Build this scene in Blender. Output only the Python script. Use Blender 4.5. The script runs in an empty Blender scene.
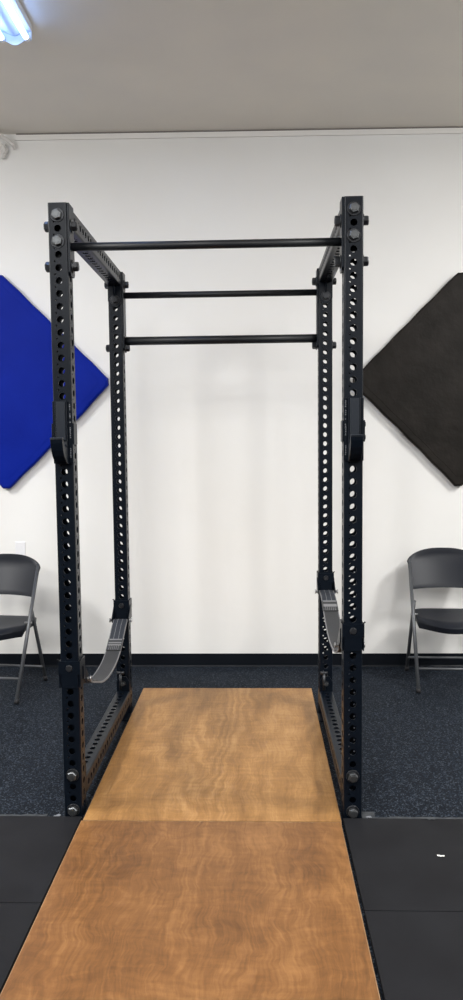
import bpy, bmesh, math, random
from math import sin, cos, pi, radians
from mathutils import Vector, Matrix
random.seed(4)
S = bpy.context.scene
COL = S.collection

# ------------------------------------------------------------------ camera
def setup_camera():
    f, pit, yaw, rol = 742.449, 0.0760, 0.0341, -0.0104
    loc = Vector((0.1962, -3.0278, 1.5602))
    fw = Matrix.Rotation(yaw, 3, 'Z') @ Vector((0, cos(pit), -sin(pit)))
    up = Matrix.Rotation(yaw, 3, 'Z') @ Vector((0, sin(pit), cos(pit)))
    rt = fw.cross(up)
    R_ = rt * cos(rol) + up * sin(rol)
    U_ = up * cos(rol) - rt * sin(rol)
    cd = bpy.data.cameras.new('camera')
    cam = bpy.data.objects.new('camera', cd); COL.objects.link(cam)
    cd.sensor_fit = 'VERTICAL'; cd.sensor_height = 24.0; cd.lens = 24.0 * f / 1000.0
    cd.clip_start = 0.05; cd.clip_end = 60
    m = Matrix((R_, U_, -fw)).transposed().to_4x4(); m.translation = loc
    cam.matrix_world = m
    S.camera = cam
setup_camera()
S.view_settings.view_transform = 'Standard'
S.view_settings.look = 'None'
S.view_settings.gamma = 1.0
S.view_settings.use_curve_mapping = False
S.view_settings.exposure = 0.24

w = bpy.data.worlds.new('world'); S.world = w; w.use_nodes = True
w.node_tree.nodes['Background'].inputs[0].default_value = (0.9, 0.95, 1, 1)
w.node_tree.nodes['Background'].inputs[1].default_value = 0.05

# the gym's other ceiling lights (rows behind the photographer): x, y, watts
LAMPS = [(-3.4, -0.6, 115), (-2.9, -3.6, 75), (3.4, -0.5, 115), (2.5, -3.3, 75), (-0.95, -5.4, 70), (2.4, -6.2, 60), (-0.5, -2.4, 52)]
LAMP_COL = (1.0, 0.995, 0.985)
TUBE_STRENGTH = 8.0
TUBE_COL = (0.30, 0.50, 1.0)

# ------------------------------------------------------------------ materials
def mat(name, col=(0.5, 0.5, 0.5), rough=0.5, metal=0.0, spec=0.5, bump=None, var=None, coat=0.0):
    m = bpy.data.materials.new(name); m.use_nodes = True
    nt = m.node_tree; b = nt.nodes['Principled BSDF']
    b.inputs['Base Color'].default_value = (*col, 1); b.inputs['Roughness'].default_value = rough
    b.inputs['Metallic'].default_value = metal; b.inputs['Specular IOR Level'].default_value = spec
    b.inputs['Coat Weight'].default_value = coat
    tc = nt.nodes.new('ShaderNodeTexCoord')
    if var:      # (scale, second colour, contrast)
        n = nt.nodes.new('ShaderNodeTexNoise'); n.inputs['Scale'].default_value = var[0]; n.inputs['Detail'].default_value = 6
        r = nt.nodes.new('ShaderNodeValToRGB')
        r.color_ramp.elements[0].position = 0.5 - var[2]; r.color_ramp.elements[1].position = 0.5 + var[2]
        r.color_ramp.elements[0].color = (*col, 1); r.color_ramp.elements[1].color = (*var[1], 1)
        nt.links.new(tc.outputs['Object'], n.inputs['Vector']); nt.links.new(n.outputs['Fac'], r.inputs['Fac'])
        nt.links.new(r.outputs['Color'], b.inputs['Base Color'])
    if bump:     # (scale, strength, distance)
        n = nt.nodes.new('ShaderNodeTexNoise'); n.inputs['Scale'].default_value = bump[0]; n.inputs['Detail'].default_value = 4
        bp = nt.nodes.new('ShaderNodeBump'); bp.inputs['Strength'].default_value = bump[1]; bp.inputs['Distance'].default_value = bump[2]
        nt.links.new(tc.outputs['Object'], n.inputs['Vector']); nt.links.new(n.outputs['Fac'], bp.inputs['Height'])
        nt.links.new(bp.outputs['Normal'], b.inputs['Normal'])
    return m

def mat_floor():
    m = bpy.data.materials.new('speckled_rubber'); m.use_nodes = True
    nt = m.node_tree; b = nt.nodes['Principled BSDF']; L = nt.links.new
    tc = nt.nodes.new('ShaderNodeTexCoord')
    v = nt.nodes.new('ShaderNodeTexVoronoi'); v.inputs['Scale'].default_value = 190
    L(tc.outputs['Object'], v.inputs['Vector'])
    sx = nt.nodes.new('ShaderNodeSeparateColor'); L(v.outputs['Color'], sx.inputs[0])
    r = nt.nodes.new('ShaderNodeValToRGB'); r.color_ramp.interpolation = 'CONSTANT'
    e = r.color_ramp.elements
    e[0].position = 0; e[0].color = (0.005, 0.0072, 0.0115, 1)
    e[1].position = 0.72; e[1].color = (0.017, 0.024, 0.036, 1)
    a = e.new(0.9); a.color = (0.05, 0.062, 0.08, 1)
    L(sx.outputs[0], r.inputs['Fac'])
    L(r.outputs['Color'], b.inputs['Base Color'])
    n = nt.nodes.new('ShaderNodeTexNoise'); n.inputs['Scale'].default_value = 160; n.inputs['Detail'].default_value = 3
    L(tc.outputs['Object'], n.inputs['Vector'])
    bp = nt.nodes.new('ShaderNodeBump'); bp.inputs['Strength'].default_value = 0.5; bp.inputs['Distance'].default_value = 0.003
    L(n.outputs['Fac'], bp.inputs['Height']); L(bp.outputs['Normal'], b.inputs['Normal'])
    b.inputs['Roughness'].default_value = 0.75; b.inputs['Specular IOR Level'].default_value = 0.12
    return m

def mat_ply(name, dark, mid, light, rings, swirl, seed, streak, ring_w=0.08, rough=0.42):
    """plywood face veneer: wandering growth-ring contours, fibres, cross figure and stain blotches"""
    m = bpy.data.materials.new(name); m.use_nodes = True
    nt = m.node_tree; b = nt.nodes['Principled BSDF']; L = nt.links.new
    def mapping(src, sc, loc=(0, 0, 0)):
        n = nt.nodes.new('ShaderNodeMapping'); n.inputs['Scale'].default_value = sc; n.inputs['Location'].default_value = loc
        L(src, n.inputs['Vector']); return n.outputs['Vector']
    def noise(src, scale=1.0, detail=3, rough_=0.5, dist=0.0):
        n = nt.nodes.new('ShaderNodeTexNoise'); n.inputs['Scale'].default_value = scale; n.inputs['Detail'].default_value = detail
        n.inputs['Roughness'].default_value = rough_; n.inputs['Distortion'].default_value = dist
        L(src, n.inputs['Vector']); return n
    def math_(op, a, bb, c=None):
        n = nt.nodes.new('ShaderNodeMath'); n.operation = op
        for k, v in enumerate((a, bb, c)):
            if v is None: continue
            if isinstance(v, (int, float)): n.inputs[k].default_value = v
            else: L(v, n.inputs[k])
        return n.outputs[0]
    tc = nt.nodes.new('ShaderNodeTexCoord')
    P0 = mapping(tc.outputs['Object'], (1, 1, 1), (seed, seed * 1.7, 0))
    wn = noise(P0, 4.5, 3)
    sub = nt.nodes.new('ShaderNodeVectorMath'); sub.operation = 'SUBTRACT'; sub.inputs[1].default_value = (0.5, 0.5, 0.5)
    L(wn.outputs['Color'], sub.inputs[0])
    sc = nt.nodes.new('ShaderNodeVectorMath'); sc.operation = 'SCALE'; sc.inputs['Scale'].default_value = swirl
    L(sub.outputs[0], sc.inputs[0])
    add = nt.nodes.new('ShaderNodeVectorMath'); add.operation = 'ADD'; L(P0, add.inputs[0]); L(sc.outputs[0], add.inputs[1])
    W = add.outputs[0]
    field = noise(mapping(W, (2.2, streak, 1)), 1.0, 2, 0.45).outputs['Fac']
    rg = math_('MULTIPLY_ADD', math_('SINE', math_('MULTIPLY', field, rings), 0), 0.5, 0.5)
    fib = noise(mapping(W, (120, 6, 1)), 1.0, 4).outputs['Fac']
    curl = noise(mapping(W, (9, 38, 1)), 1.0, 3, 0.6).outputs['Fac']
    blot = noise(P0, 3.0, 6, 0.6).outputs['Fac']
    band = noise(mapping(W, (7, .5, 1)), 1.0, 3).outputs['Fac']
    speck = noise(mapping(W, (45, 14, 1)), 1.0, 4, 0.65, 1.5).outputs['Fac']
    v = math_('MULTIPLY', rg, ring_w)
    v = math_('ADD', v, 0.07 - ring_w / 2)
    v = math_('MULTIPLY_ADD', fib, 0.22, v)
    v = math_('MULTIPLY_ADD', curl, 0.20, v)
    v = math_('MULTIPLY_ADD', blot, 0.30, v)
    v = math_('MULTIPLY_ADD', band, 0.26, v)
    rp = nt.nodes.new('ShaderNodeValToRGB'); e = rp.color_ramp.elements
    e[0].position = 0.42; e[0].color = (*dark, 1); e[1].position = 0.71; e[1].color = (*light, 1)
    a = e.new(0.56); a.color = (*mid, 1)
    v = math_('MULTIPLY_ADD', speck, 0.16, v); v = math_('SUBTRACT', v, 0.08)
    L(v, rp.inputs['Fac']); L(rp.outputs['Color'], b.inputs['Base Color'])
    b.inputs['Roughness'].default_value = rough; b.inputs['Specular IOR Level'].default_value = 0.3
    bp = nt.nodes.new('ShaderNodeBump'); bp.inputs['Strength'].default_value = 0.15; bp.inputs['Distance'].default_value = 0.002
    L(fib, bp.inputs['Height']); L(bp.outputs['Normal'], b.inputs['Normal'])
    return m

def mat_emit(name, col, st):
    m = bpy.data.materials.new(name); m.use_nodes = True
    b = m.node_tree.nodes['Principled BSDF']
    b.inputs['Base Color'].default_value = (0.9, 0.9, 0.9, 1)
    b.inputs['Emission Color'].default_value = (*col, 1); b.inputs['Emission Strength'].default_value = st
    return m

M = dict(
    wall=mat('wall_paint', (0.79, 0.785, 0.765), 0.6, spec=0.25, bump=(7, 0.12, 0.01), var=(1.6, (0.77, 0.76, 0.735), 0.2)),
    ceil=mat('ceiling_paint', (0.78, 0.735, 0.665), 0.7, spec=0.2, bump=(14, 0.15, 0.004), var=(2.5, (0.74, 0.70, 0.645), 0.2)),
    darkwall=mat('charcoal_wall_paint', (0.06, 0.06, 0.065), 0.6),
    trim=mat('trim_paint', (0.78, 0.76, 0.73), 0.5),
    dark_trim=mat('dark_joint', (0.18, 0.16, 0.15), 0.8),
    base=mat('black_vinyl', (0.003, 0.0045, 0.0075), 0.42, spec=0.2),
    floor=mat_floor(),
    dust=mat('dusty_glue', (0.05, 0.055, 0.06), 0.9, var=(30, (0.02, 0.024, 0.03), 0.15)),
    rubber=mat('rubber_mat', (0.007, 0.007, 0.0085), 0.6, spec=0.15, bump=(300, 0.25, 0.001), var=(5, (0.0105, 0.011, 0.013), 0.2)),
    metal=mat('black_powder_coat', (0.0025, 0.0048, 0.0090), 0.33, spec=0.21, bump=(500, 0.08, 0.0005)),
    bar=mat('matte_black_bar', (0.006, 0.007, 0.009), 0.45, spec=0.35, bump=(900, 0.2, 0.0005)),
    bolt=mat('dark_steel_bolt', (0.10, 0.105, 0.11), 0.38, metal=0.85),
    boltblack=mat('black_oxide_bolt', (0.03, 0.032, 0.036), 0.35, metal=0.5),
    washer=mat('black_washer', (0.03, 0.032, 0.036), 0.35, metal=0.6),
    plastic=mat('grey_plastic_liner', (0.013, 0.017, 0.024), 0.35, spec=0.35),
    mark=mat('pale_lettering', (0.17, 0.18, 0.20), 0.5),
    web=mat('strap_webbing', (0.030, 0.031, 0.033), 0.7, bump=(400, 0.5, 0.001)),
    webdark=mat('strap_dark_webbing', (0.018, 0.022, 0.03), 0.6, bump=(400, 0.5, 0.001)),
    webedge=mat('strap_edge', (0.17, 0.17, 0.175), 0.7),
    steel=mat('zinc_steel', (0.35, 0.35, 0.36), 0.35, metal=0.9),
    blue=mat('blue_vinyl', (0.002, 0.012, 0.215), 0.5, spec=0.06, bump=(9, 0.25, 0.01), var=(3, (0.003, 0.016, 0.25), 0.2)),
    blackpad=mat('black_vinyl_pad', (0.008, 0.0065, 0.005), 0.55, spec=0.15, bump=(14, 0.4, 0.01), var=(6, (0.015, 0.0125, 0.0105), 0.15)),
    chair=mat('charcoal_plastic', (0.0095, 0.0115, 0.017), 0.42, spec=0.22, bump=(500, 0.1, 0.0005)),
    tube=mat('grey_painted_tube', (0.085, 0.09, 0.098), 0.36, metal=0.3),
    cap=mat('black_rubber_cap', (0.01, 0.01, 0.012), 0.6),
    white=mat('white_plastic', (0.78, 0.78, 0.80), 0.35),
    paper=mat('white_paper', (0.8, 0.8, 0.78), 0.7),
    enamel=mat('white_enamel', (0.62, 0.66, 0.72), 0.5),
    pipe=mat('painted_pipe', (0.70, 0.68, 0.65), 0.6, bump=(60, 0.8, 0.01)),
    tubelight=mat_emit('lit_tube', TUBE_COL, TUBE_STRENGTH),
    ply_rear=mat_ply('plywood_rear', (0.185, 0.088, 0.025), (0.280, 0.140, 0.043), (0.41, 0.225, 0.082), 85, 0.10, 3.3, 0.40),
    ply_front=mat_ply('plywood_front', (0.098, 0.043, 0.0145), (0.168, 0.075, 0.0245), (0.27, 0.13, 0.046), 120, 0.13, 8.1, 0.6, 0.045),
    ply_edge=mat('plywood_edge', (0.30, 0.19, 0.10), 0.7, var=(25, (0.20, 0.115, 0.055), 0.15)),
)

# ------------------------------------------------------------------ helpers
def obj(name, bm, m, parent=None, smooth=False, bevel=0.0):
    me = bpy.data.meshes.new(name)
    if smooth:
        for f in bm.faces: f.smooth = True
    bm.normal_update(); bm.to_mesh(me); bm.free()
    o = bpy.data.objects.new(name, me); COL.objects.link(o)
    me.materials.append(m)
    if parent: o.parent = parent
    if bevel:
        md = o.modifiers.new('bevel', 'BEVEL'); md.width = bevel; md.segments = 2; md.limit_method = 'ANGLE'
    return o
def tag(o, label=None, cat=None, group=None, kind=None):
    for k, v in (('label', label), ('category', cat), ('group', group), ('kind', kind)):
        if v: o[k] = v
    return o
def empty(name, loc, label, cat, group=None, rz=0):
    o = bpy.data.objects.new(name, None); COL.objects.link(o)
    o.location = loc; o.rotation_euler = (0, 0, rz); o.empty_display_size = 0.1
    return tag(o, label, cat, group)
def BM(): return bmesh.new()
def box(bm, x0, x1, y0, y1, z0, z1, mtx=None):
    vs = [bm.verts.new(Vector(p)) for p in ((x0,y0,z0),(x1,y0,z0),(x1,y1,z0),(x0,y1,z0),(x0,y0,z1),(x1,y0,z1),(x1,y1,z1),(x0,y1,z1))]
    if mtx:
        for v in vs: v.co = mtx @ v.co
    for q in ((0,3,2,1),(4,5,6,7),(0,1,5,4),(1,2,6,5),(2,3,7,6),(3,0,4,7)): bm.faces.new([vs[i] for i in q])
    return bm
def cyl(bm, a, b, r, seg=20, r2=None, cap=True, rot=0.0):
    a, b = Vector(a), Vector(b); d = (b - a).normalized()
    t = Vector((0, 0, 1)) if abs(d.z) < 0.9 else Vector((1, 0, 0))
    u = d.cross(t).normalized(); v = d.cross(u)
    r2 = r if r2 is None else r2
    A = [bm.verts.new(a + (u * cos(2*pi*i/seg+rot) + v * sin(2*pi*i/seg+rot)) * r) for i in range(seg)]
    B = [bm.verts.new(b + (u * cos(2*pi*i/seg+rot) + v * sin(2*pi*i/seg+rot)) * r2) for i in range(seg)]
    for i in range(seg):
        j = (i + 1) % seg; f = bm.faces.new((A[i], A[j], B[j], B[i])); f.smooth = seg > 8
    if cap: bm.faces.new(A[::-1]); bm.faces.new(B)
    return bm
def tube_path(bm, pts, r, seg=12, cap=True):
    pts = [Vector(p) for p in pts]; rings = []
    rr = r if isinstance(r, (list, tuple)) else [r] * len(pts)
    u = None
    for i, p in enumerate(pts):
        d = (pts[min(i+1, len(pts)-1)] - pts[max(i-1, 0)]).normalized()
        if u is None:
            t = Vector((0, 0, 1)) if abs(d.z) < 0.9 else Vector((1, 0, 0)); u = d.cross(t).normalized()
        u = (u - d * u.dot(d)).normalized(); v = d.cross(u)
        rings.append([bm.verts.new(p + (u*cos(2*pi*k/seg) + v*sin(2*pi*k/seg)) * rr[i]) for k in range(seg)])
    for a, b in zip(rings, rings[1:]):
        for k in range(seg):
            f = bm.faces.new((a[k], a[(k+1)%seg], b[(k+1)%seg], b[k])); f.smooth = True
    if cap: bm.faces.new(rings[0][::-1]); bm.faces.new(rings[-1])
    return bm
def prism_x(bm, prof, x0, x1):       # profile of (y, z) extruded along x
    A = [bm.verts.new((x0, y, z)) for y, z in prof]; B = [bm.verts.new((x1, y, z)) for y, z in prof]
    n = len(prof)
    for i in range(n): bm.faces.new((A[i], A[(i+1)%n], B[(i+1)%n], B[i]))
    bm.faces.new(A[::-1]); bm.faces.new(B)
    bmesh.ops.recalc_face_normals(bm, faces=bm.faces)
    return bm
def prism_y(bm, prof, y0, y1):       # profile of (x, z) extruded along y
    A = [bm.verts.new((x, y0, z)) for x, z in prof]; B = [bm.verts.new((x, y1, z)) for x, z in prof]
    n = len(prof)
    for i in range(n): bm.faces.new((A[i], A[(i+1)%n], B[(i+1)%n], B[i]))
    bm.faces.new(A[::-1]); bm.faces.new(B)
    bmesh.ops.recalc_face_normals(bm, faces=bm.faces)
    return bm

PITCH = 0.0508; HR = 0.0140; SR = 0.0037; HW = 0.0381; CR = 0.006; WT = 0.0048
def perf_tube(bm, length, holes, axis_mtx, pilot=True):
    """square steel tube along +z, holes = four lists of hole heights for the faces -y, +x, +y, -x"""
    fl = HW - CR
    for k in range(4):
        rot = Matrix.Rotation(k * pi / 2, 4, 'Z')
        hs = sorted(holes[k])
        def V(u, d, z): return bm.verts.new(axis_mtx @ (rot @ Vector((u, -d, z))))
        cells = []; z = 0.0
        for h in hs:
            if h - .017 > z + 1e-5:
                if pilot and z > 0 and h - .017 - z < .018: cells.append((z, h - .017, ((z + h - .017)/2, -.015, SR)))   # small pilot hole between two big ones
                else: cells.append((z, h - .017, None))
            cells.append((h - .017, h + .017, (h, 0.0, HR))); z = h + .017
        if z < length - 1e-5: cells.append((z, length, None))
        for d, flip in ((HW, False), (HW - WT, True)):
            for a, b, h in cells:
                def F(vs): bm.faces.new(vs[::-1] if flip else vs)
                if h is None:
                    F([V(-fl, d, a), V(fl, d, a), V(fl, d, b), V(-fl, d, b)])
                else:
                    hc, uc, hr = h
                    q = [(-fl, a), (-fl/2, a), (0, a), (fl/2, a), (fl, a), (fl, a+(b-a)/4), (fl, (a+b)/2), (fl, a+(b-a)*.75), (fl, b), (fl/2, b), (0, b), (-fl/2, b), (-fl, b), (-fl, a+(b-a)*.75), (-fl, (a+b)/2), (-fl, a+(b-a)/4)]
                    O = [V(x, d, zz) for x, zz in q]
                    I = [V(uc + hr*cos(-3*pi/4+2*pi*i/16), d, hc + hr*sin(-3*pi/4+2*pi*i/16)) for i in range(16)]
                    for i in range(16):
                        j = (i+1) % 16; F([O[i], O[j], I[j], I[i]])
                    if not flip:
                        I2 = [V(uc + hr*cos(-3*pi/4+2*pi*i/16), HW - WT, hc + hr*sin(-3*pi/4+2*pi*i/16)) for i in range(16)]
                        for i in range(16):
                            j = (i+1) % 16; bm.faces.new((I[i], I[j], I2[j], I2[i]))
        # rounded corner towards the next face
        n = 4
        for d, r, flip in ((HW, CR, False), (HW - WT, 0.0012, True)):
            cx = cy = None
            pts = []
            for i in range(n+1):
                t = pi/2 * i / n
                if not flip: pts.append((fl + CR*sin(t), fl + CR*cos(t)))
                else: pts.append((fl + (CR-WT)*sin(t), fl + (CR-WT)*cos(t)))
            for i in range(n):
                (u0, d0), (u1, d1) = pts[i], pts[i+1]
                vs = [V(u0, d0, 0), V(u1, d1, 0), V(u1, d1, length), V(u0, d0, length)]
                f = bm.faces.new(vs[::-1] if flip else vs); f.smooth = True
    bmesh.ops.remove_doubles(bm, verts=bm.verts, dist=1e-5)
    return bm
def bolt_bm(bm, p, d, r=0.0175, t=0.015):
    p, d = Vector(p), Vector(d)
    cyl(bm, p, p + d * t * 0.8, r, 6, rot=0.3)
    cyl(bm, p + d * t * 0.8, p + d * t, r, 6, r2=r * 0.85, rot=0.3)
    cyl(bm, p + d * t, p + d * (t + 0.001), r * 0.6, 16, r2=r * 0.55)
    return bm
def add_bolt(p, d, parent, m, r=0.0205, t=0.017, wr=0.0275):
    p, d = Vector(p), Vector(d)
    b = BM(); bolt_bm(b, p + d * 0.004, d, r, t)
    o = obj('bolt', b, m, parent)
    b = BM(); cyl(b, p, p + d * 0.004, wr, 24, r2=wr * 0.95)
    obj('washer', b, M['washer'], o)
    return o

# ------------------------------------------------------------------ setting
YW = 2.085
def struct(name, bm, m, **k):
    o = obj(name, bm, m, **k); o['kind'] = 'structure'; return o
def ceil_z(x): return 3.636 - 0.0083 * x
struct('floor', box(BM(), -6, 6, -8, YW, -0.1, 0), M['floor'])
b = BM(); vs = []
for zz in (0, 0.1):
    for x, y in ((-6, -8), (6, -8), (6, YW + .1), (-6, YW + .1)): vs.append(b.verts.new((x, y, ceil_z(x) + zz)))
for q in ((0,1,2,3),(7,6,5,4),(0,4,5,1),(1,5,6,2),(2,6,7,3),(3,7,4,0)): b.faces.new([vs[i] for i in q])
struct('ceiling', b, M['ceil'])
struct('wall_back', box(BM(), -6, 6, YW, YW + 0.1, 0, 3.7), M['wall'])
struct('wall_left', box(BM(), -6.1, -6, -8, YW, 0, 3.7), M['wall'])
struct('wall_right', box(BM(), 6, 6.1, -8, YW, 0, 3.7), M['wall'])
struct('wall_front', box(BM(), -6, 6, -8.1, -8, 0, 3.7), M['darkwall'])
b = BM()
prism_x(b, [(YW, 0), (YW - 0.012, 0.0), (YW - 0.007, 0.008), (YW - 0.004, 0.088), (YW, 0.09)], -6, 6)
struct('baseboard_back', b, M['base'])
# crown strip and a dark strip along the joint above it
b = BM(); vs = []
for x in (-1.405, 6):
    z1, z0 = ceil_z(x) - 0.006, ceil_z(x) - 0.043
    vs.append([b.verts.new(p) for p in ((x, YW, z0), (x, YW - 0.012, z0), (x, YW - 0.014, z1 - 0.004), (x, YW, z1))])
A_, B_ = vs
for i in range(4): b.faces.new((A_[i], A_[(i+1)%4], B_[(i+1)%4], B_[i]))
b.faces.new(A_); b.faces.new(B_[::-1]); bmesh.ops.recalc_face_normals(b, faces=b.faces)
struct('trim_1', b, M['trim'])
b = BM(); vs = []
for x in (-1.4, 6):
    z1 = ceil_z(x)
    vs.append([b.verts.new(p) for p in ((x, YW, z1 - 0.007), (x, YW - 0.008, z1 - 0.007), (x, YW - 0.008, z1), (x, YW, z1))])
A_, B_ = vs
for i in range(4): b.faces.new((A_[i], A_[(i+1)%4], B_[(i+1)%4], B_[i]))
bmesh.ops.recalc_face_normals(b, faces=b.faces)
struct('trim_2', b, M['dark_trim'])
# dusty floor strips where the tiles meet the platform mats
def ragged(x0, x1, y0, y1, n=40, seed=0):
    rnd = random.Random(seed); b = BM()
    top = [b.verts.new((x0 + (x1-x0)*i/n, y1 + rnd.uniform(-.006, .006), 0.0012)) for i in range(n+1)]
    bot = [b.verts.new((x0 + (x1-x0)*i/n, y0, 0.0012)) for i in range(n+1)]
    for i in range(n): b.faces.new((bot[i], bot[i+1], top[i+1], top[i]))
    return b
struct('trim_3', ragged(-1.6, -0.70, -0.052, -0.020, seed=1), M['dust'])
struct('trim_4', ragged(0.635, 1.8, -0.052, -0.022, seed=2), M['dust'])
b = BM(); box(b, .625, .68, -.05, .02, 0, .0014)
struct('trim_5', b, M['dust'])

# ------------------------------------------------------------------ platform boards
def board(name, x0, x1, y0, y1, t, m, label):
    cy = (y0 + y1) / 2
    root = empty(name, (0, cy, 0), label, 'plywood board', None)
    z = 0.008
    obj('top_sheet', box(BM(), x0, x1, y0 - cy, y1 - cy, t - 0.004, t), m, root, bevel=0.0012)
    e = 0.0022
    obj('edge_plies', box(BM(), x0 - e, x1 + e, y0 - cy - .0005, y1 - cy + e, 0.001, t - 0.0015), M['ply_edge'], root)
    return root
rb = board('plywood_board', -0.524, 0.527, -0.118, 1.525, 0.03, M['ply_rear'], 'orange brown plywood board lying between the rack uprights, farther of the two boards')
fb = board('plywood_board', -0.530, 0.524, -1.76, -0.1235, 0.03, M['ply_front'], 'darker worn plywood board with swirly grain in front of the rack, nearer of the two')
def chip(x, y, r, seed, root, m, z=0.0304):
    rnd = random.Random(seed); b = BM(); n = 9
    ry = root.location.y
    b.faces.new([b.verts.new((x + r*cos(2*pi*i/n)*rnd.uniform(.6, 1.3), y - ry + .6*r*sin(2*pi*i/n)*rnd.uniform(.6, 1.3), z)) for i in range(n)])
    return b
# splintered pale chips along the seam (one ragged strip) and paint flecks
rnd = random.Random(9); b = BM(); n = 150
prev = None
for i in range(n + 1):
    x = -0.526 + 1.047 * i / n
    yy = -0.1245 - fb.location.y
    d = max(0.0, rnd.gauss(-.001, .0030))
    cur = (b.verts.new((x, yy, 0.0303)), b.verts.new((x, yy - d - .0005, 0.0303)))
    if prev: b.faces.new((prev[0], prev[1], cur[1], cur[0]))
    prev = cur
obj('splintered_edge', b, M['ply_edge'], fb)

# ------------------------------------------------------------------ rubber mats
def rubber_mat(x0, x1, y0, y1, label):
    o = obj('rubber_mat', box(BM(), x0, x1, y0, y1, 0.0, 0.0125), M['rubber'], bevel=0.002)
    return tag(o, label, 'gym mat', 'rubber mats beside the boards')
rubber_mat(0.542, 1.76, -0.662, -0.055, 'black rubber mat right of the boards, touching the right front rack foot')
rubber_mat(0.542, 1.76, -1.88, -0.666, 'black rubber mat at the bottom right corner, nearer than its neighbour')
rubber_mat(-1.76, -0.545, -0.640, -0.055, 'black rubber mat left of the boards, touching the left front rack foot')
rubber_mat(-1.76, -0.545, -1.86, -0.644, 'black rubber mat at the bottom left corner, nearer than its neighbour')

# ------------------------------------------------------------------ power rack
RX, RD = 0.584, 1.19
ZT = 2.517
rack = empty('power_rack', (0, 0, 0), 'tall black steel power rack with perforated uprights standing over plywood', 'power rack')
zh = [0.030 + PITCH * i for i in range(49)]
zs = [0.043 + PITCH * i for i in range(48)]
ups = {}
for sx in (-1, 1):
    for sy, y in ((0, 0.0), (1, RD)):
        b = perf_tube(BM(), ZT, (zh[1:], zs, zh[1:], zs), Matrix.Translation((sx*RX, y, 0)))
        # closed top plate
        box(b, sx*RX - HW + .004, sx*RX + HW - .004, y - HW + .004, y + HW - .004, ZT - .004, ZT - .0005)
        ups[(sx, sy)] = obj('upright', b, M['metal'], rack)
def flange(parent, x, y0, y1, z0, z1, round_bottom, round_top=False):
    """end plate in the xz plane with clipped corners"""
    wv = HW - .0005; c = 0.03
    pr = []
    if round_bottom: pr += [(x - wv, z0 + c), (x - wv*.72, z0 + c*.35), (x - wv*.35, z0), (x + wv*.35, z0), (x + wv*.72, z0 + c*.35), (x + wv, z0 + c)]
    else: pr += [(x - wv, z0), (x + wv, z0)]
    if round_top: pr += [(x + wv, z1 - c), (x + wv*.5, z1), (x - wv*.5, z1), (x - wv, z1 - c)]
    else: pr += [(x + wv, z1), (x - wv, z1)]
    return obj('flange_plate', prism_y(BM(), pr, y0, y1), M['metal'], parent, bevel=.001)
for sx in (-1, 1):
    X = sx * RX
    L = RD - 2*HW - 0.002
    nh = int(L / PITCH)
    for where, zc in (('top', ZT - HW - .0005), ('bottom', 0.100)):
        off = (L - (nh - 1) * PITCH) / 2
        hs = [off + PITCH * i for i in range(nh)]
        hs2 = [h for h in hs if .04 < h < L - .04]
        # tube along +y
        mt = Matrix.Translation((X, HW + 0.001, zc)) @ Matrix.Rotation(-pi/2, 4, 'X')
        cm = obj('crossmember', perf_tube(BM(), L, (hs2, hs2, hs2, hs2), mt, where == 'top'), M['metal'], rack)
        if where == 'top':
            for ya, yb in ((HW + .0005, HW + .009), (RD - HW - .009, RD - HW - .0005)):
                flange(cm, X, ya, yb, 2.325, ZT - 2*HW + .002, True)
                # triangular web under the tube
            for s_, ya in ((1, HW + .009), (-1, RD - HW - .009)):
                b = BM(); prism_x(b, [(ya, 2.36), (ya, ZT - 2*HW), (ya + s_*0.055, ZT - 2*HW)], X - .003, X + .003)
                obj('gusset', b, M['metal'], cm)
        else:
            for ya, yb in ((HW + .0005, HW + .009), (RD - HW - .009, RD - HW - .0005)):
                flange(cm, X, ya, yb, 0.100 + HW - .002, 0.225, False, True)
    # bolts through the fronts
    for z_ in (zh[48], zh[46], zh[3], zh[0] + .001):
        add_bolt((X, -HW, z_), (0, -1, 0), ups[(sx, 0)], M['bolt'])
    add_bolt((X, RD - HW - .009, 2.362), (0, -1, 0), ups[(sx, 1)], M['boltblack'])
    add_bolt((X, RD - HW - .009, 0.185), (0, -1, 0), ups[(sx, 1)], M['bolt'], r=.012, wr=.016)
    # anchor foot on the rear upright and small latch pin above its flange
    b = BM(); box(b, X - .05 if sx < 0 else X - .058, X + .058 if sx < 0 else X + .05, RD - .15, RD - HW - .001, 0.0005, .007)
    obj('foot_plate', b, M['metal'], rack)
    b = BM(); cyl(b, (X - .012, RD - HW - .019, .15), (X - .012, RD - HW - .019, .245), .008)
    cyl(b, (X - .033, RD - HW - .019, .25), (X + .009, RD - HW - .019, .25), .009)
    obj('latch_pin', b, M['boltblack'], rack)

def pull_bar(y, z, r, plates, zb):
    b = BM(); xi = RX - HW - .009
    cyl(b, (-xi, y, z), (xi, y, z), r, 28)
    bar = obj('pull_up_bar', b, M['bar'], rack)
    z0, z1 = plates
    if z0 is None: return bar
    for sx in (-1, 1):
        xa = sx * (RX - HW - .0005); xb = sx * (RX - HW - .009)
        b = BM(); x0, x1 = sorted((xa, xb)); wv = HW - .001
        prism_x(b, [(y - wv, z0 + .012), (y - wv + .012, z0), (y + wv - .012, z0), (y + wv, z0 + .012), (y + wv, z1), (y - wv, z1)], x0, x1)
        pl = obj('bar_plate', b, M['metal'], bar, bevel=.001)
        for q in zb:
            add_bolt((xb, y, q), (-sx, 0, 0), pl, M['boltblack'], t=.02)
            add_bolt((sx * (RX + HW), y, q), (sx, 0, 0), pl, M['boltblack'], t=.02)
    return bar
pull_bar(0.0, 2.353, 0.0165, (2.235, ZT - .001), (2.434, 2.276))
pull_bar(RD, 2.393, 0.0175, (2.085, ZT - .001), (2.452, 2.094 + .008))
pull_bar(RD, 2.141, 0.0235, (None, None), ())

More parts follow.
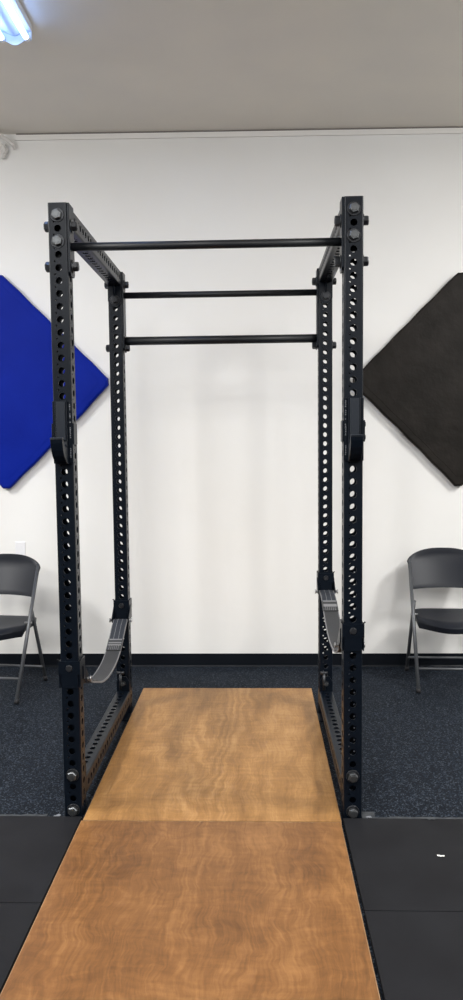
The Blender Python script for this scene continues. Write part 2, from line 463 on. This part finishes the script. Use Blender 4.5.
# ------------------------------------------------------------------ j-cups
def j_cup(sx, label):
    root = empty('j_cup', (sx*RX, -HW, 1.61), label, 'j-cup', 'barbell cups on the rack')
    # local: front is -y, z relative to 1.61
    o = lambda z: z - 1.61
    b = BM(); box(b, -.040, .040, -.0065, -.0008, o(1.486), o(1.737))
    obj('back_plate', b, M['metal'], root, bevel=.002)
    b = BM()
    inner = [(-.03, o(1.737)), (-.03, o(1.575)), (-.036, o(1.560)), (-.050, o(1.552)), (-.068, o(1.556)), (-.082, o(1.570)), (-.088, o(1.584))]
    outer = [(-.110, o(1.584)), (-.108, o(1.568)), (-.099, o(1.540)), (-.082, o(1.516)), (-.058, o(1.497)), (-.034, o(1.486)), (-.007, o(1.484)), (-.007, o(1.737))]
    prism_x(b, inner + outer, -.024, .024)
    obj('hook', b, M['metal'], root, bevel=.002)
    b = BM()
    box(b, -.018, .018, -.036, -.0305, o(1.580), o(1.733))
    obj('liner', b, M['plastic'], root, bevel=.0015)
    b = BM(); box(b, -.024, .024, -.113, -.086, o(1.5845), o(1.590))
    obj('lip_pad', b, M['plastic'], root, bevel=.002)
    for s_ in (-1, 1):
        b = BM(); xa, xb = sorted((s_*.0395, s_*.0455))
        box(b, xa, xb, -.0065, .050, o(1.562), o(1.648))
        tab = obj('side_tab', b, M['metal'], root, bevel=.002)
        if s_ == sx:
            for q in (1.58, 1.632): obj('rivet', cyl(BM(), (s_*.0455, .03, o(q)), (s_*.052, .03, o(q)), .010, 16), M['boltblack'], tab)
    # pale moulded lettering running down the inner side of the plate
    b = BM(); rnd = random.Random(5 + sx); xx = -.032 if sx > 0 else .031
    for za, zb in ((1.700, 1.722), (1.668, 1.688), (1.650, 1.655), (1.588, 1.632), (1.510, 1.548)):
        z = za
        while z < zb:
            h = rnd.uniform(.003, .006)
            box(b, xx - rnd.uniform(.001, .003), xx + rnd.uniform(.001, .003), -.0072, -.0066, o(z), o(z + h)); z += h + .0025
    obj('lettering', b, M['mark'], root)
    return root
j_cup(-1, 'black steel j-cup hooked on the left front upright against the blue pad')
j_cup(1, 'black steel j-cup hooked on the right front upright beside the black pad')

# ------------------------------------------------------------------ strap safeties
def spline(pts, n):
    out = []; P_ = [pts[0]] + pts + [pts[-1]]
    for i in range(1, len(P_) - 2):
        p0, p1, p2, p3 = (Vector(P_[i+k]) for k in (-1, 0, 1, 2))
        for k in range(n):
            t = k / n
            out.append(0.5*((2*p1) + (-p0+p2)*t + (2*p0-5*p1+4*p2-p3)*t*t + (-p0+3*p1-3*p2+p3)*t**3))
    out.append(Vector(pts[-1])); return out
def ribbon(bm, path, x0, x1, t, off=0.0):
    """flat band following (y, z) points, lifted by off along its normal"""
    rings = []
    for i, p in enumerate(path):
        d = (path[min(i+1, len(path)-1)] - path[max(i-1, 0)]).normalized(); n = Vector((-d.y, d.x))
        if n.y < 0: n = -n
        lo = p + n*(off - t/2); hi = p + n*(off + t/2)
        rings.append([bm.verts.new((x0, lo.x, lo.y)), bm.verts.new((x1, lo.x, lo.y)), bm.verts.new((x1, hi.x, hi.y)), bm.verts.new((x0, hi.x, hi.y))])
    for a, c in zip(rings, rings[1:]):
        for k in range(4):
            f = bm.faces.new((a[k], a[(k+1)%4], c[(k+1)%4], c[k])); f.smooth = False
    bm.faces.new(rings[0]); bm.faces.new(rings[-1][::-1])
    bmesh.ops.recalc_face_normals(bm, faces=bm.faces)
    return bm
def strap(sx, pts, ztop, label):
    X = sx * RX
    root = empty('safety_strap', (X, 0, ztop), label, 'safety strap', 'strap safeties on the rack sides')
    T = lambda b: bmesh.ops.translate(b, verts=b.verts, vec=(0, 0, -ztop)) or b
    path = spline(pts, 8)
    W2 = .036
    web = obj('webbing', T(ribbon(BM(), path, -W2, W2, .006)), M['web'], root)
    for s_ in (-1, 1):
        a, c = sorted((s_*W2*1.0, s_*(W2 + .0045)))
        obj('edge_binding', T(ribbon(BM(), path, a, c, .0085)), M['webedge'], web)
    # doubled end sections, with pale stripes, and the stitched blocks
    for end in (0, 1):
        pp = path if end == 0 else path[::-1]
        acc = 0; seg1 = [pp[0]]; seg2 = []
        for q, r_ in zip(pp, pp[1:]):
            acc += (r_ - q).length
            if acc < .17: seg1.append(r_)
            elif acc < .27: seg2.append(r_)
        if len(seg2) < 2: continue
        seg2 = [seg1[-1]] + seg2
        dbl = obj('doubled_end', T(ribbon(BM(), seg1, -W2 + .002, W2 - .002, .005, .006)), M['webdark'], web)
        for xx in (-.013, .013):
            obj('stripe', T(ribbon(BM(), seg1, xx - .0012, xx + .0012, .001, .0092)), M['webedge'], dbl)
        blk = obj('stitched_block', T(ribbon(BM(), seg2, -W2 - .004, W2 + .004, .006, .0065)), M['web'], web)
        b = BM()
        for xx in (-.026, -.016, -.006, .004, .014, .024): ribbon(b, seg2[len(seg2)//2:], xx - .001, xx + .001, .001, .0100)
        for i in (0, len(seg2)//3, len(seg2)//2):
            ribbon(b, seg2[i:i+2] if i + 2 <= len(seg2) else seg2[-2:], -W2, W2, .0015, .0102)
        obj('stitching', T(b), M['webedge'], blk)
    # collars
    for y, d in ((0.0, 1), (RD, -1)):
        b = BM(); g = HW + .001
        z1 = 0; z0 = -.055; lo = -.112
        for face in (-1, 1):
            ya, yb = sorted((y + face*g, y + face*(g + .006))); box(b, -g - .006, g + .006, ya, yb, z0, z1)
            ya, yb = sorted((y + face*g, y + face*(g + .005))); box(b, -g + .004, g - .004, ya, yb, lo, z0)
        for s_ in (-1, 1):
            xa, xb = sorted((s_*g, s_*(g + .006))); box(b, xa, xb, y - g, y + g, lo, z1)
        col = obj('collar', b, M['metal'], root)
        # flared ears at the top corners
        for s_ in (-1, 1):
            b = BM()
            A = [(s_*(g - .002), 0), (s_*(g + .004), 0), (s_*(g + .012), .008), (s_*(g + .008), .011)]
            prism_y(b, A, y - g - .006, y - g)
            obj('ear', b, M['bar'], col)
        # arms that carry the pin
        pe = path[0] if d == 1 else path[-1]
        py, pz = pe.x, pe.y - ztop
        for s_ in (-1, 1):
            xa, xb = sorted((s_*(g + .006), s_*(g + .010))); b = BM()
            pr = [(y + d*.0, -.03), (y + d*.02, -.03), (py + d*.014, pz + .018), (py + d*.014, pz - .012), (py - d*.012, pz - .012), (y + d*.0, -.085)]
            prism_x(b, pr, xa, xb); obj('arm', b, M['metal'], col)
        b = BM(); cyl(b, (-.062, py, pz), (.062, py, pz), .0075, 16)
        for s_ in (-1, 1): cyl(b, (s_*.058, py, pz), (s_*.064, py, pz), .012, 16)
        obj('pin', b, M['steel'], col)
        b = BM(); cyl(b, (0, y - g - .006, -.028), (0, y - g - .012, -.028), .015, 20, r2=.012)
        obj('rivet', b, M['boltblack'], col)
    return root
ptsL = [(.072, .560), (.12, .540), (.20, .505), (.30, .470), (.40, .438), (.50, .419), (.60, .412), (.75, .419), (.87, .445), (.94, .475), (1.0, .508), (1.06, .542), (1.115, .562)]
strap(-1, ptsL, .668, 'grey webbing safety strap sagging along the left side of the rack')
ptsR = [(.072, .705), (.12, .680), (.19, .645), (.27, .618), (.36, .602), (.46, .594), (.56, .596), (.66, .610), (.77, .638), (.87, .670), (.96, .702), (1.04, .72), (1.115, .724)]
strap(1, ptsR, .823, 'grey webbing safety strap sagging along the right side of the rack, the higher strap')

# ------------------------------------------------------------------ wall pads
def pad(cx, cz, half, t, m, label, bow, edge_w=.055):
    root = empty('wall_pad', (cx, YW - .003, cz), label, 'wall mat')
    # outline of a diamond with rounded corners and softly bowed sides
    def outline(h):
        P_ = []; cs = [(h, 0), (0, -h), (-h, 0), (0, h)]
        for i in range(4):
            a, c = Vector(cs[i]), Vector(cs[(i+1) % 4]); d = (c - a); n = Vector((-d.y, d.x)).normalized()
            if n.dot(a + c) < 0: n = -n
            r = .028; N = 26
            for k in range(N + 1):
                s = r + (1 - 2*r) * k / N
                P_.append(a + d*s + n*(bow[i] * sin(pi*s) + .0018*sin(9*s*pi + i)))
        return P_
    O = outline(half); b = BM()
    layers = []
    for k, (sc, y) in enumerate(((.992, 0), (1, -.010), (1, -t + .012), (.992, -t + .003), (.975, -t))):
        layers.append([b.verts.new((p.x*sc, y, p.y*sc)) for p in O])
    n = len(O)
    for A, B in zip(layers, layers[1:]):
        for i in range(n): f = b.faces.new((A[i], A[(i+1)%n], B[(i+1)%n], B[i])); f.smooth = True
    inner = [b.verts.new((p.x*.9, -t - .0006, p.y*.9)) for p in O]
    groove = [b.verts.new((p.x*.907, -t + .0001, p.y*.907)) for p in O]
    groove2 = [b.verts.new((p.x*.914, -t, p.y*.914)) for p in O]
    for A, B in ((layers[-1], groove2), (groove2, groove), (groove, inner)):
        for i in range(n): b.faces.new((A[i], A[(i+1)%n], B[(i+1)%n], B[i]))
    b.faces.new(inner); b.faces.new(layers[0][::-1])
    bmesh.ops.recalc_face_normals(b, faces=b.faces)
    obj('cover', b, m, root)
    return root
pad(-1.535, 1.990, .745, .05, M['blue'], 'blue vinyl pad hung as a diamond on the wall at left', (.012, -.012, 0, 0))
pad(1.562, 1.966, .730, .05, M['blackpad'], 'black vinyl pad hung as a diamond on the wall at right', (0, -.004, .003, -.01))

# ------------------------------------------------------------------ folding chairs
def chair(x, y, rz, label):
    root = empty('folding_chair', (x, y, 0), label, 'folding chair', 'folding chairs along the wall', rz)
    HWd = .222; R_ = .0115
    ft, fb_ = Vector((0, .168, .780)), Vector((0, -.225, .012))
    for s in (-1, 1):
        b = BM(); tube_path(b, [(s*HWd, fb_.y, fb_.z), (s*HWd, ft.y, ft.z)], R_, 14)
        leg = obj('front_leg', b, M['tube'], root)
        b = BM(); d = (ft - fb_).normalized(); cyl(b, (s*HWd, fb_.y - d.y*.012, 0.001), (s*HWd, fb_.y + d.y*.03, d.z*.035), .0135, 16); obj('foot_cap', b, M['cap'], leg)
        b = BM(); tube_path(b, [(s*(HWd - .022), .085, .515), (s*(HWd - .016), .105, .44), (s*(HWd + .002), .228, .012)], R_, 14)
        leg = obj('rear_leg', b, M['tube'], root)
        b = BM(); cyl(b, (s*(HWd + .002), .231, .001), (s*(HWd + .002), .215, .035), .0135, 16); obj('foot_cap', b, M['cap'], leg)
        b = BM(); cyl(b, (s*(HWd - .03), .0, .445), (s*(HWd + .016), .0, .445), .006, 12); obj('pivot_bolt', b, M['steel'], root)
    def at(z): t = (z - fb_.z) / (ft.z - fb_.z); return fb_.y + t*(ft.y - fb_.y)
    b = BM(); cyl(b, (-HWd, at(.135), .135), (HWd, at(.135), .135), .008, 12); obj('front_crossbar', b, M['tube'], root)
    b = BM(); cyl(b, (-HWd, .19, .105), (HWd, .19, .105), .008, 12); obj('rear_crossbar', b, M['tube'], root)
    # seat: blow moulded shell, dished with a rolled front edge
    b = BM(); nx, ny = 20, 18; top = []; bot = []
    for j in range(ny + 1):
        v = j / ny; row = []; row2 = []
        yy = -.235 + .415 * v
        hw = .205 + .004*sin(pi*v)
        if v < .15: hw *= 1 - .04*((.15 - v)/.15)**2.2
        if v > .85: hw *= 1 - .06*((v - .85)/.15)**2
        for i in range(nx + 1):
            u = -1 + 2*i/nx
            x_ = u*hw
            yf = -.238 + .185*abs(u)**2.2
            y_ = yf + (.180 - yf)*v
            z_ = .440 - .012*(1 - u*u)*sin(pi*min(1, v*1.1)) - .030*max(0, (.22 - v)/.22)**2 - .010*abs(u)**6 + .006*v
            row.append(b.verts.new((x_, y_, z_)))
            th = .042 if 0 < j < ny and 0 < i < nx else .038
            row2.append(b.verts.new((x_*.97, y_ + (.008 if j == 0 else -.004 if j == ny else 0), z_ - th)))
        top.append(row); bot.append(row2)
    for j in range(ny):
        for i in range(nx):
            f = b.faces.new((top[j][i], top[j][i+1], top[j+1][i+1], top[j+1][i])); f.smooth = True
            f = b.faces.new((bot[j][i+1], bot[j][i], bot[j+1][i], bot[j+1][i+1])); f.smooth = True
    for i in range(nx):
        b.faces.new((top[0][i+1], top[0][i], bot[0][i], bot[0][i+1])); b.faces.new((top[ny][i], top[ny][i+1], bot[ny][i+1], bot[ny][i]))
    for j in range(ny):
        b.faces.new((top[j][0], top[j+1][0], bot[j+1][0], bot[j][0])); b.faces.new((top[j+1][nx], top[j][nx], bot[j][nx], bot[j+1][nx]))
    bmesh.ops.recalc_face_normals(b, faces=b.faces)
    obj('seat', b, M['chair'], root, bevel=.004)
    # backrest: curved panel with an arched top
    b = BM(); nx, nz = 24, 8; F = []; Bk = []
    for j in range(nz + 1):
        v = j / nz; r1 = []; r2 = []
        for i in range(nx + 1):
            u = sin(pi/2*(-1 + 2*i/nx))
            ztop = .768 + .083*(1 - abs(u)**2.6)**.7
            zbot = .594 + .012*(u*u) * 0 + .006*(1 - u*u)
            if v == 0: pass
            z_ = zbot + (ztop - zbot)*v
            hw = .226 + .014*v**3
            
            x_ = u*hw
            y_ = at(min(z_, .80)) - .010 + .040*(1 - u*u)
            r1.append(b.verts.new((x_, y_, z_))); r2.append(b.verts.new((x_*.985, y_ + (.022 if abs(u) < .99 else .02), z_ - (.004 if j == nz else 0))))
        F.append(r1); Bk.append(r2)
    for j in range(nz):
        for i in range(nx):
            f = b.faces.new((F[j][i], F[j][i+1], F[j+1][i+1], F[j+1][i])); f.smooth = True
            f = b.faces.new((Bk[j][i+1], Bk[j][i], Bk[j+1][i], Bk[j+1][i+1])); f.smooth = True
    for i in range(nx):
        b.faces.new((F[0][i+1], F[0][i], Bk[0][i], Bk[0][i+1])); b.faces.new((F[nz][i], F[nz][i+1], Bk[nz][i+1], Bk[nz][i]))
    for j in range(nz):
        b.faces.new((F[j][0], F[j+1][0], Bk[j+1][0], Bk[j][0])); b.faces.new((F[j+1][nx], F[j][nx], Bk[j][nx], Bk[j+1][nx]))
    bmesh.ops.recalc_face_normals(b, faces=b.faces)
    obj('backrest', b, M['chair'], root, bevel=.003)
    return root
chair(-1.466, 1.567, radians(-6), 'charcoal folding chair under the blue pad, left of the rack')
chair(1.425, 1.740, radians(-2.5), 'charcoal folding chair under the black pad, right of the rack')

# ------------------------------------------------------------------ wall plate
root = empty('outlet_plate', (-1.462, YW, .832), 'white plastic wall plate just above the left folding chair', 'outlet')
b = BM(); box(b, -.035, .035, -.006, -.0002, -.057, .057); pl = obj('cover_plate', b, M['white'], root, bevel=.003)
for z in (-.02, .02):
    b = BM(); prism_y(b, [(.016*cos(2*pi*i/20), z + .014*sin(2*pi*i/20)) for i in range(20)], -.0085, -.006); obj('socket', b, M['white'], root)

# ------------------------------------------------------------------ white pipe in the ceiling corner
b = BM()
pp = spline3 = [(-1.66, 1.80, 3.64), (-1.575, 1.92, 3.636), (-1.51, 2.00, 3.622), (-1.455, 2.045, 3.600), (-1.422, 2.064, 3.575), (-1.408, 2.070, 3.545)]
tube_path(b, pp, [.012, .013, .014, .014, .013, .008], 14)
pipe_o = o = obj('corner_pipe', b, M['pipe']); tag(o, 'white painted pipe end with lumpy plaster, bending down the wall at the upper left', 'pipe')
b = BM()
bmesh.ops.create_icosphere(b, subdivisions=4, radius=.05)
rnd = random.Random(3)
from mathutils import noise
for v in b.verts:
    k = 1 + .5*noise.noise(v.co*40) ; v.co = Vector((v.co.x*k*.62 - 1.490, v.co.y*k*.38 + 2.068, v.co.z*k*.9 + 3.532))
obj('plaster_lump', b, M['pipe'], pipe_o, smooth=True)

# ------------------------------------------------------------------ ceiling lights
def fixture(x, y0, y1, lit, label):
    """x = rightmost tube; tubes run along y, far end at y1"""
    zc = ceil_z(x)
    root = empty('tube_light', (x, y1, zc), label, 'ceiling light', 'tube lights on the ceiling')
    L = y1 - y0; xs = [0, -.122, -.244, -.366]
    # wavy reflector: troughs over each tube
    b = BM(); prof = []; n = 48
    for i in range(n + 1):
        u = -.366 - .022 + (.366 + .044)*i/n
        ph = (u / .122) * 2*pi
        if i in (0, n): ph = 0
        prof.append((u, -.040 - .022*(0.5 - 0.5*cos(ph))))
    top = [(p[0], -.004) for p in (prof[-1], prof[0])]
    prism_y(b, prof + top, -L, 0.0)
    obj('reflector', b, M['enamel'], root)
    b = BM(); prism_y(b, [(p[0], p[1] - .042) for p in prof] + top, 0.0005, .006)
    obj('end_plate', b, M['enamel'], root)
    for xx in xs:
        b = BM(); cyl(b, (xx, -L + .02, -.078), (xx, -.02, -.078), .0135, 18)
        t = obj('tube', b, M['tubelight'], root)
        b = BM()
        for ya, yb in ((-.022, -.0005), (-L + .0005, -L + .022)): cyl(b, (xx, ya, -.078), (xx, yb, -.078), .0145, 18)
        obj('socket', b, M['white'], t)
    return root
fixture(-0.922, -0.46, 0.775, True, 'bluish white tube light on the ceiling at the upper left')

def ceiling_lamp(x, y, watts):
    ld = bpy.data.lights.new('ceiling_lamp', 'AREA'); ld.shape = 'RECTANGLE'; ld.size = .5; ld.size_y = 1.2
    ld.energy = watts; ld.color = LAMP_COL
    o = bpy.data.objects.new('ceiling_lamp', ld); COL.objects.link(o); o.location = (x, y, ceil_z(x) - .1)
    # added point light below each lamp, fills in upward spill on the ceiling
    pd = bpy.data.lights.new('ceiling_fill', 'POINT'); pd.shadow_soft_size = .12; pd.energy = watts * .55; pd.color = LAMP_COL
    p = bpy.data.objects.new('ceiling_fill', pd); COL.objects.link(p); p.location = (x, y, ceil_z(x) - .42)
for a in LAMPS: ceiling_lamp(*a)

# ------------------------------------------------------------------ litter
def scrap(name, x, y, z, l, wd, rz, label, cat, m):
    b = BM(); n = 6; rnd = random.Random(int(x*1000)); A = []; B = []
    for i in range(n + 1):
        u = -l/2 + l*i/n; h = rnd.uniform(.0005, .005)
        A.append(b.verts.new((u, -wd/2*rnd.uniform(.6, 1), h))); B.append(b.verts.new((u, wd/2*rnd.uniform(.6, 1), h*.6 + .0012)))
    for i in range(n): b.faces.new((A[i], A[i+1], B[i+1], B[i]))
    o = obj(name, b, m); o.location = (x, y, z); o.rotation_euler = (0, 0, rz)
    md = o.modifiers.new('solid', 'SOLIDIFY'); md.thickness = .0008
    tag(o, label, cat); return o
scrap('paper_scrap', .874, -.336, .0125, .026, .011, -.3, 'tiny white paper scrap in the middle of the right rubber mat', 'litter', M['paper'])
scrap('paper_scrap', .90, -.062, .0125, .036, .012, .05, 'pale paper scrap on the far edge of the right rubber mat', 'litter', M['dust'])
scrap('tape_scrap', -.655, -.035, .0015, .028, .02, .8, 'crumpled clear tape scrap beside the left front foot of the rack', 'litter', M['mark'])
scrap('tape_scrap', .652, -.028, .0015, .022, .016, .4, 'crumpled clear tape scrap beside the right front foot of the rack', 'litter', M['mark'])
